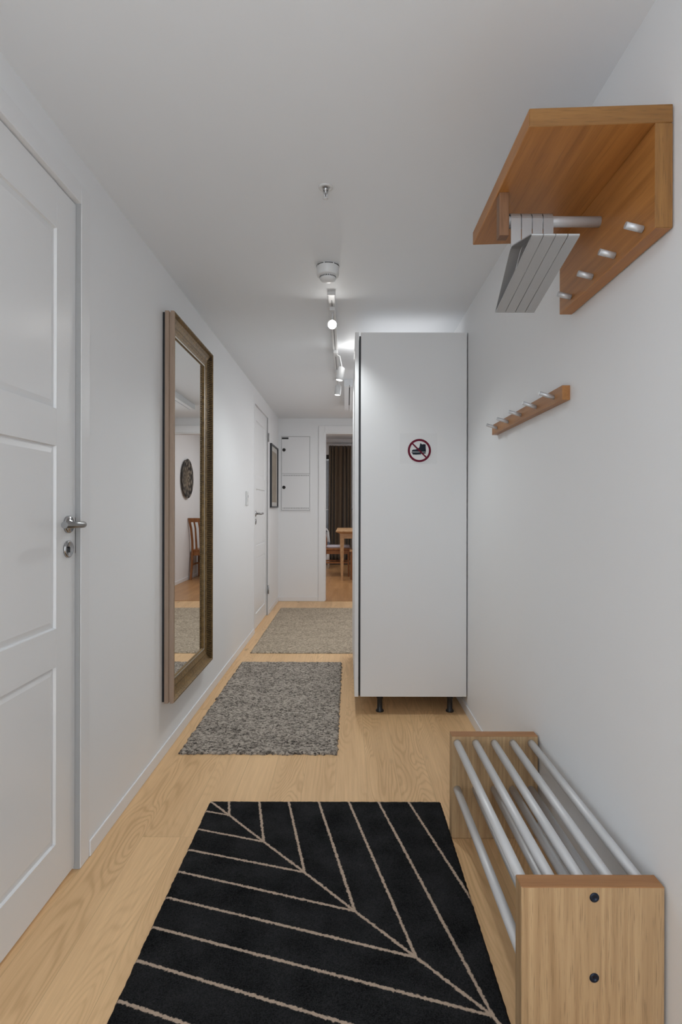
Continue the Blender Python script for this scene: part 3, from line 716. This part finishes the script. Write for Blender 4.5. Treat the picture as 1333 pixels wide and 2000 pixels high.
mr = N(nt, 'ShaderNodeMapRange'); mr.inputs[1].default_value = 0.0052; mr.inputs[2].default_value = 0.0028; L(nt, dmin, mr.inputs[0])
pile = N(nt, 'ShaderNodeTexNoise', Scale=330.0, Detail=4.0, Roughness=0.8); L(nt, tc.outputs['Object'], pile.inputs['Vector'])
cl = N(nt, 'ShaderNodeTexNoise', Scale=9.0, Detail=3.0); L(nt, tc.outputs['Object'], cl.inputs['Vector'])
f_ = math_n(nt, 'MULTIPLY_ADD', pile.outputs[0], 2.4, math_n(nt, 'MULTIPLY_ADD', cl.outputs[0], 0.9, -1.25), clamp=True)
bk = mix(nt, f_, (0.003, 0.0032, 0.0036), (0.050, 0.050, 0.052))
bg_ = mix(nt, pile.outputs[0], (0.34, 0.245, 0.18), (0.82, 0.64, 0.50))
L(nt, mix(nt, mr.outputs[0], bk, bg_), b.inputs['Base Color'])
b.inputs['Roughness'].default_value = 1.0; b.inputs['Specular IOR Level'].default_value = 0.05
bump(nt, b, pile.outputs[0], 0.9, 0.004)
M_blackrug = m
def rug(name, x0, x1, y0, y1, th, step, amp, mat, label, rot=0.0, edge=0.003, colsz=1.0):
    cx, cy = (x0+x1)/2, (y0+y1)/2; r = None
    nx = int((x1-x0)/step); ny = int((y1-y0)/step); mb = MB(); bm = mb.bm; vs = {}
    for j in range(ny+1):
        for i in range(nx+1):
            u, v_ = i/nx, j/ny; x = x0+(x1-x0)*u; y = y0+(y1-y0)*v_
            de = min(i, nx-i, j, ny-j)*step
            ef = min(1.0, de/(th*0.9)); hz = th*(0.25+0.75*math.sqrt(max(0, 1-(1-ef)**2)))
            hz += amp*(noise.noise(Vector((x*95, y*190, 0)))) * (0.3+0.7*ef)
            ex = edge*noise.noise(Vector((y*70, 5.1, x*3)))*max(0, 1-min(i, nx-i)*step/0.03); ey = edge*noise.noise(Vector((x*70, 9.7, y*3)))*max(0, 1-min(j, ny-j)*step/0.03)
            vs[i, j] = bm.verts.new((x+ex, y+ey, max(0.0015, hz)))
    for j in range(ny):
        for i in range(nx):
            f = bm.faces.new((vs[i, j], vs[i+1, j], vs[i+1, j+1], vs[i, j+1])); f.smooth = True
    border = [vs[i, 0] for i in range(nx+1)]+[vs[nx, j] for j in range(1, ny+1)]+[vs[i, ny] for i in range(nx-1, -1, -1)]+[vs[0, j] for j in range(ny-1, 0, -1)]
    low = [bm.verts.new((v.co.x, v.co.y, 0.0003)) for v in border]; n = len(border)
    for k in range(n): bm.faces.new((border[k], border[(k+1) % n], low[(k+1) % n], low[k]))
    bm.faces.new(low)
    if rot: bmesh.ops.rotate(bm, cent=(cx, cy, 0), matrix=Matrix.Rotation(rot, 3, 'Z'), verts=bm.verts)
    o = mb.obj(name, mat); return tag(o, label, 'rug')
rug('rug', RX[0], RX[1], RY[0], RY[1], 0.011, 0.006, 0.0012, M_blackrug, 'black rug with thin beige leaf-vein lines on the floor in the foreground', 0.0, 0.002)
rug('rug', -0.760, -0.038, 2.535, 4.030, 0.013, 0.0055, 0.0050, M_rug, 'nubbly grey woven runner on the oak floor below the gold mirror', -0.004, 0.012)
rug('rug', -0.742, 0.50, 4.300, 6.230, 0.010, 0.009, 0.0030, M_rug2, 'beige-grey woven rug further down the hall, behind the grey runner', -0.003, 0.006)

# ------------------------------------------------------------------ dining room
# window and balcony door
r = root('window_1', ((WX0+WX1)/2, RY1, WZ0), 'dining room window half hidden by the brown curtain', 'window', None, 'structure')
mb = MB(); fw = 0.05
mb.box(WX0, WX0+fw, RY1+0.02, RY1+0.09, WZ0, WZ1).box(WX1-fw, WX1, RY1+0.02, RY1+0.09, WZ0, WZ1).box(WX0+fw, WX1-fw, RY1+0.02, RY1+0.09, WZ0, WZ0+fw).box(WX0+fw, WX1-fw, RY1+0.02, RY1+0.09, WZ1-0.09, WZ1)
mb.obj('window_frame', M_slot, r, 'dark window frame')
MB().box(WX0+fw, WX1-fw, RY1+0.05, RY1+0.056, WZ0+fw, WZ1-0.09).obj('window_pane', M_glass, r)
MB().box(WX0+fw, WX1-fw, RY1+0.03, RY1+0.049, 1.085, 1.10).obj('glazing_bar', M_white_pl, r)
r = root('door_3', ((BX0+BX1)/2, RY1, 0), 'white glazed balcony door right of the brown curtain', 'door', None, 'structure')
mb = MB(); z0, z1 = 0.0, BZ1; y0, y1 = RY1-0.01, RY1+0.07
mb.box(BX0, BX0+0.095, y0, y1, z0, z1, 0.003).box(BX1-0.095, BX1, y0, y1, z0, z1, 0.003).box(BX0+0.095, BX1-0.095, y0, y1, z0, z0+0.7, 0.003).box(BX0+0.095, BX1-0.095, y0, y1, z1-0.10, z1, 0.003)
mb.obj('door_leaf', M_gloss, r)
MB().box(BX0+0.095, BX1-0.095, RY1+0.03, RY1+0.036, 0.7, z1-0.10).obj('door_pane', M_glass, r)
MB().tube([(BX0+0.055, y0, 1.105), (BX0+0.055, y0-0.045, 1.105), (BX0+0.075, y0-0.055, 1.105), (BX0+0.18, y0-0.055, 1.105)], 0.011, 12).obj('door_handle', M_satin, r)

# curtain
r = root('curtain', (-0.17, RY1-0.14, 0.04), 'dark brown floor-length curtain seen through the far doorway', 'curtain')
mb = MB(); nx, nz = 150, 26; cols = []
for i in range(nx+1):
    u = i/nx; col_ = []
    for j in range(nz+1):
        t = j/nz; z = 0.03+t*2.40
        xw = -0.385+0.47*u
        xw = -0.15+(xw+0.15)*(1.0+0.05*(1-t))
        ph = 2*PI*(7.0*u+0.45*math.sin(6*u))
        amp = 0.065*(1-0.35*t)*(1+0.4*math.sin(11*u))
        y = RY1-0.15+amp*math.sin(ph)+0.012*math.sin(23*u+3*t)+ (0.012*math.sin(60*u) if t > 0.95 else 0)
        col_.append(mb.bm.verts.new((xw+0.01*math.sin(ph+1), y, z)))
    cols.append(col_)
for a, c in zip(cols, cols[1:]):
    for j in range(nz):
        f = mb.bm.faces.new((a[j], c[j], c[j+1], a[j+1])); f.smooth = True
o = mb.obj('curtain_cloth', M_curtain, r); so = o.modifiers.new('thick', 'SOLIDIFY'); so.thickness = 0.004
MB().box(-1.5, 0.12, RY1-0.17, RY1-0.13, 2.435, 2.46, 0.003).obj('curtain_rail', M_curt_ring, r)

# dining table
TX0, TX1, TY0, TY1, TZ = -0.17, 0.385, 8.60, 9.95, 0.775
r = root('dining_table', ((TX0+TX1)/2, (TY0+TY1)/2, 0), 'pale wooden dining table seen through the far doorway', 'table')
mb = MB()
mb.hull8([(TX0+0.06, TY0+0.06, TZ-0.045), (TX1-0.06, TY0+0.06, TZ-0.045), (TX1-0.06, TY1-0.06, TZ-0.045), (TX0+0.06, TY1-0.06, TZ-0.045),
          (TX0+0.005, TY0+0.005, TZ-0.022), (TX1-0.005, TY0+0.005, TZ-0.022), (TX1-0.005, TY1-0.005, TZ-0.022), (TX0+0.005, TY1-0.005, TZ-0.022)])
mb.box(TX0, TX1, TY0, TY1, TZ-0.022, TZ, 0.006)
mb.obj('tabletop', M_table, r)
mb = MB().box(TX0+0.09, TX1-0.09, TY0+0.09, TY0+0.115, TZ-0.125, TZ-0.04).box(TX0+0.09, TX1-0.09, TY1-0.115, TY1-0.09, TZ-0.125, TZ-0.04)
mb.box(TX0+0.09, TX0+0.115, TY0+0.115, TY1-0.115, TZ-0.125, TZ-0.04).box(TX1-0.115, TX1-0.09, TY0+0.115, TY1-0.115, TZ-0.125, TZ-0.04)
mb.obj('apron', M_table, r)
for x in (TX0+0.095, TX1-0.095):
    for y in (TY0+0.10, TY1-0.10):
        a, c = 0.035, 0.017
        MB().hull8([(x-c, y-c, 0), (x+c, y-c, 0), (x+c, y+c, 0), (x-c, y+c, 0), (x-a, y-a, TZ-0.042), (x+a, y-a, TZ-0.042), (x+a, y+a, TZ-0.042), (x-a, y+a, TZ-0.042)]).obj('leg', M_table, r)

def dining_chair(loc, rz, label, cushion=None):
    """local: faces +Y, back at y=0"""
    r = bpy.data.objects.new('dining_chair', None); COL.objects.link(r); r['_org'] = (0, 0, 0)
    tag(r, label, 'chair', 'wooden dining chairs around the table')
    MB().box(-0.215, 0.215, 0.02, 0.44, 0.435, 0.465, 0.010).obj('seat', M_chairw, r)
    mb = MB().box(-0.19, 0.19, 0.40, 0.42, 0.37, 0.435).box(-0.19, 0.19, 0.03, 0.05, 0.37, 0.435).box(-0.20, -0.18, 0.05, 0.40, 0.37, 0.435).box(0.18, 0.20, 0.05, 0.40, 0.37, 0.435)
    mb.obj('seat_frame', M_chairw, r)
    for sx in (-1, 1):
        path = [(sx*0.195, -0.075, 0.0), (sx*0.195, -0.015, 0.20), (sx*0.195, 0.025, 0.43), (sx*0.197, 0.018, 0.60), (sx*0.205, -0.025, 0.80), (sx*0.215, -0.085, 0.93)]
        mb = MB(); prev = None
        for (x, y, z) in path:
            w_, d_ = 0.014, 0.019
            ring = [mb.bm.verts.new(q) for q in ((x-w_, y-d_, z), (x+w_, y-d_, z), (x+w_, y+d_, z), (x-w_, y+d_, z))]
            if prev:
                for k in range(4): mb._f([prev[k], prev[(k+1) % 4], ring[(k+1) % 4], ring[k]])
            else: mb._f(ring)
            prev = ring
        mb._f(prev); mb.obj('rear_leg', M_chairw, r)
        x = sx*0.19
        MB().hull8([(x-0.013, 0.392, 0), (x+0.013, 0.392, 0), (x+0.013, 0.418, 0), (x-0.013, 0.418, 0), (x-0.019, 0.385, 0.436), (x+0.019, 0.385, 0.436), (x+0.019, 0.423, 0.436), (x-0.019, 0.423, 0.436)]).obj('front_leg', M_chairw, r)
    mb = MB().hull8([(-0.225, -0.095, 0.90), (0.225, -0.095, 0.90), (0.225, -0.067, 0.90), (-0.225, -0.067, 0.90), (-0.232, -0.108, 0.965), (0.232, -0.108, 0.965), (0.232, -0.080, 0.965), (-0.232, -0.080, 0.965)])
    mb.obj('top_rail', M_chairw, r)
    for i in range(5):
        x = -0.13+0.065*i
        mb = MB().hull8([(x-0.016, 0.016, 0.46), (x+0.016, 0.016, 0.46), (x+0.016, 0.026, 0.46), (x-0.016, 0.026, 0.46), (x*1.05-0.013, -0.03, 0.80), (x*1.05+0.013, -0.03, 0.80), (x*1.05+0.013, -0.02, 0.80), (x*1.05-0.013, -0.02, 0.80)])
        mb.hull8([(x*1.05-0.013, -0.03, 0.80), (x*1.05+0.013, -0.03, 0.80), (x*1.05+0.013, -0.02, 0.80), (x*1.05-0.013, -0.02, 0.80), (x*1.1-0.012, -0.086, 0.91), (x*1.1+0.012, -0.086, 0.91), (x*1.1+0.012, -0.076, 0.91), (x*1.1-0.012, -0.076, 0.91)])
        mb.obj('back_slat', M_chairw, r)
    MB().box(-0.175, -0.155+0.33, 0.20, 0.215, 0.22, 0.24).obj('stretcher', M_chairw, r)
    for sx in (-1, 1): MB().box(sx*0.19-0.008, sx*0.19+0.008, -0.005, 0.40, 0.215, 0.24).obj('side_stretcher', M_chairw, r)
    if cushion: MB().box(-0.19, 0.19, 0.035, 0.425, 0.465, 0.50, 0.014).obj('cushion', cushion, r)
    r.location = loc; r.rotation_euler = (0, 0, rz)
    return r
dining_chair((0.625, 8.80, 0), 0.0, 'slatted brown wooden chair by the dining room wall, visible in the mirror')
dining_chair((-0.375, 9.36, 0), -PI/2, 'brown wooden chair with a pale cushion on the left side of the dining table', M_lilac)
r = root('wooden_stool', (0.19, 8.87, 0), 'reddish wooden stool with a pale seat edge under the dining table, beside the wardrobe edge', 'stool')
MB().box(0.045, 0.250, 8.72, 9.01, 0.44, 0.475, 0.006).obj('seat', M_table, r)
MB().box(0.06, 0.235, 8.735, 8.995, 0.375, 0.44).obj('seat_frame', M_chairw, r)
for x in (0.075, 0.220):
    for y in (8.765, 8.98): MB().hull8([(x-0.017, y-0.017, 0), (x+0.017, y-0.017, 0), (x+0.017, y+0.017, 0), (x-0.017, y+0.017, 0), (x-0.022, y-0.022, 0.375), (x+0.022, y-0.022, 0.375), (x+0.022, y+0.022, 0.375), (x-0.022, y+0.022, 0.375)]).obj('leg', M_chairw, r)

# white bentwood chair behind
r = root('white_chair', (-0.45, 10.55, 0), 'white curved-back chair with grey upholstery behind the wooden chair', 'chair')
cx_, cy_ = -0.55, 10.55
arch = []
for k in range(15):
    an = PI*k/14; arch.append((cx_+0.20*math.cos(an)*1.0, cy_+0.18, 0.60+0.17*math.sin(an)**0.7))
MB().tube([(cx_+0.22, cy_+0.14, 0.44)]+arch+[(cx_-0.22, cy_+0.14, 0.44)], 0.016, 12).obj('back_hoop', M_white_pl, r)
MB().box(cx_-0.16, cx_+0.16, cy_+0.165, cy_+0.195, 0.56, 0.73, 0.012).obj('back_pad', M_bluegrey, r)
MB().box(cx_-0.23, cx_+0.23, cy_-0.26, cy_+0.18, 0.425, 0.475, 0.015).obj('seat', M_bluegrey, r)
for sx in (-1, 1):
    for sy_ in (-0.21, 0.15): MB().tube([(cx_+sx*0.21, cy_+sy_, 0), (cx_+sx*0.20, cy_+sy_, 0.43)], [0.013, 0.017], 12).obj('leg', M_white_pl, r)
mb = MB().box(-0.50, 0.30, 11.12, 11.50, 0.0003, 0.012, 0.003)
tag(mb.obj('floor_mat', M_darkmat), 'dark mat on the dining room floor below the curtain', 'mat')

# round plate on the dining room wall
pc = (RX1, 8.60, CAMZ+0.455)
r = root('wall_plate', pc, 'large round dark ornamental plate on the dining room wall, seen in the mirror', 'plate')
MB().lathe(pc, (-1, 0, 0), [(0, 0.004), (0.12, 0.004), (0.19, 0.012), (0.300, 0.030), (0.303, 0.034), (0.298, 0.036), (0.20, 0.020), (0.185, 0.016), (0.0, 0.013)], 64).obj('dish', None or (lambda: None)() or M_black, r)
m, nt, b = new_mat('plate_ornament')
tc = N(nt, 'ShaderNodeTexCoord'); sep = N(nt, 'ShaderNodeSeparateXYZ'); L(nt, tc.outputs['Object'], sep.inputs[0])
rad = math_n(nt, 'SQRT', math_n(nt, 'ADD', math_n(nt, 'MULTIPLY', sep.outputs[1], sep.outputs[1]), math_n(nt, 'MULTIPLY', sep.outputs[2], sep.outputs[2])))
ang = math_n(nt, 'ARCTAN2', sep.outputs[1], sep.outputs[2])
pet = math_n(nt, 'MULTIPLY', math_n(nt, 'SINE', math_n(nt, 'MULTIPLY', ang, 10.0)), math_n(nt, 'SINE', math_n(nt, 'MULTIPLY', rad, 48.0)))
vo = N(nt, 'ShaderNodeTexNoise', Scale=14.0, Detail=3.0); L(nt, tc.outputs['Object'], vo.inputs['Vector'])
ff = math_n(nt, 'ADD', pet, math_n(nt, 'MULTIPLY_ADD', vo.outputs[0], 3.0, -1.3), clamp=True)
cen = N(nt, 'ShaderNodeMapRange'); cen.inputs[1].default_value = 0.24; cen.inputs[2].default_value = 0.10; L(nt, rad, cen.inputs[0])
c1 = mix(nt, ff, (0.025, 0.022, 0.020), (0.22, 0.19, 0.155)); c2 = mix(nt, ff, (0.10, 0.08, 0.06), (0.30, 0.25, 0.18))
L(nt, mix(nt, cen.outputs[0], c1, c2), b.inputs['Base Color']); b.inputs['Roughness'].default_value = 0.5
for o in bpy.data.objects:
    if o.name == 'dish': o.data.materials.clear(); o.data.materials.append(m)

for o in bpy.data.objects:
    if '_org' in o.keys(): del o['_org']
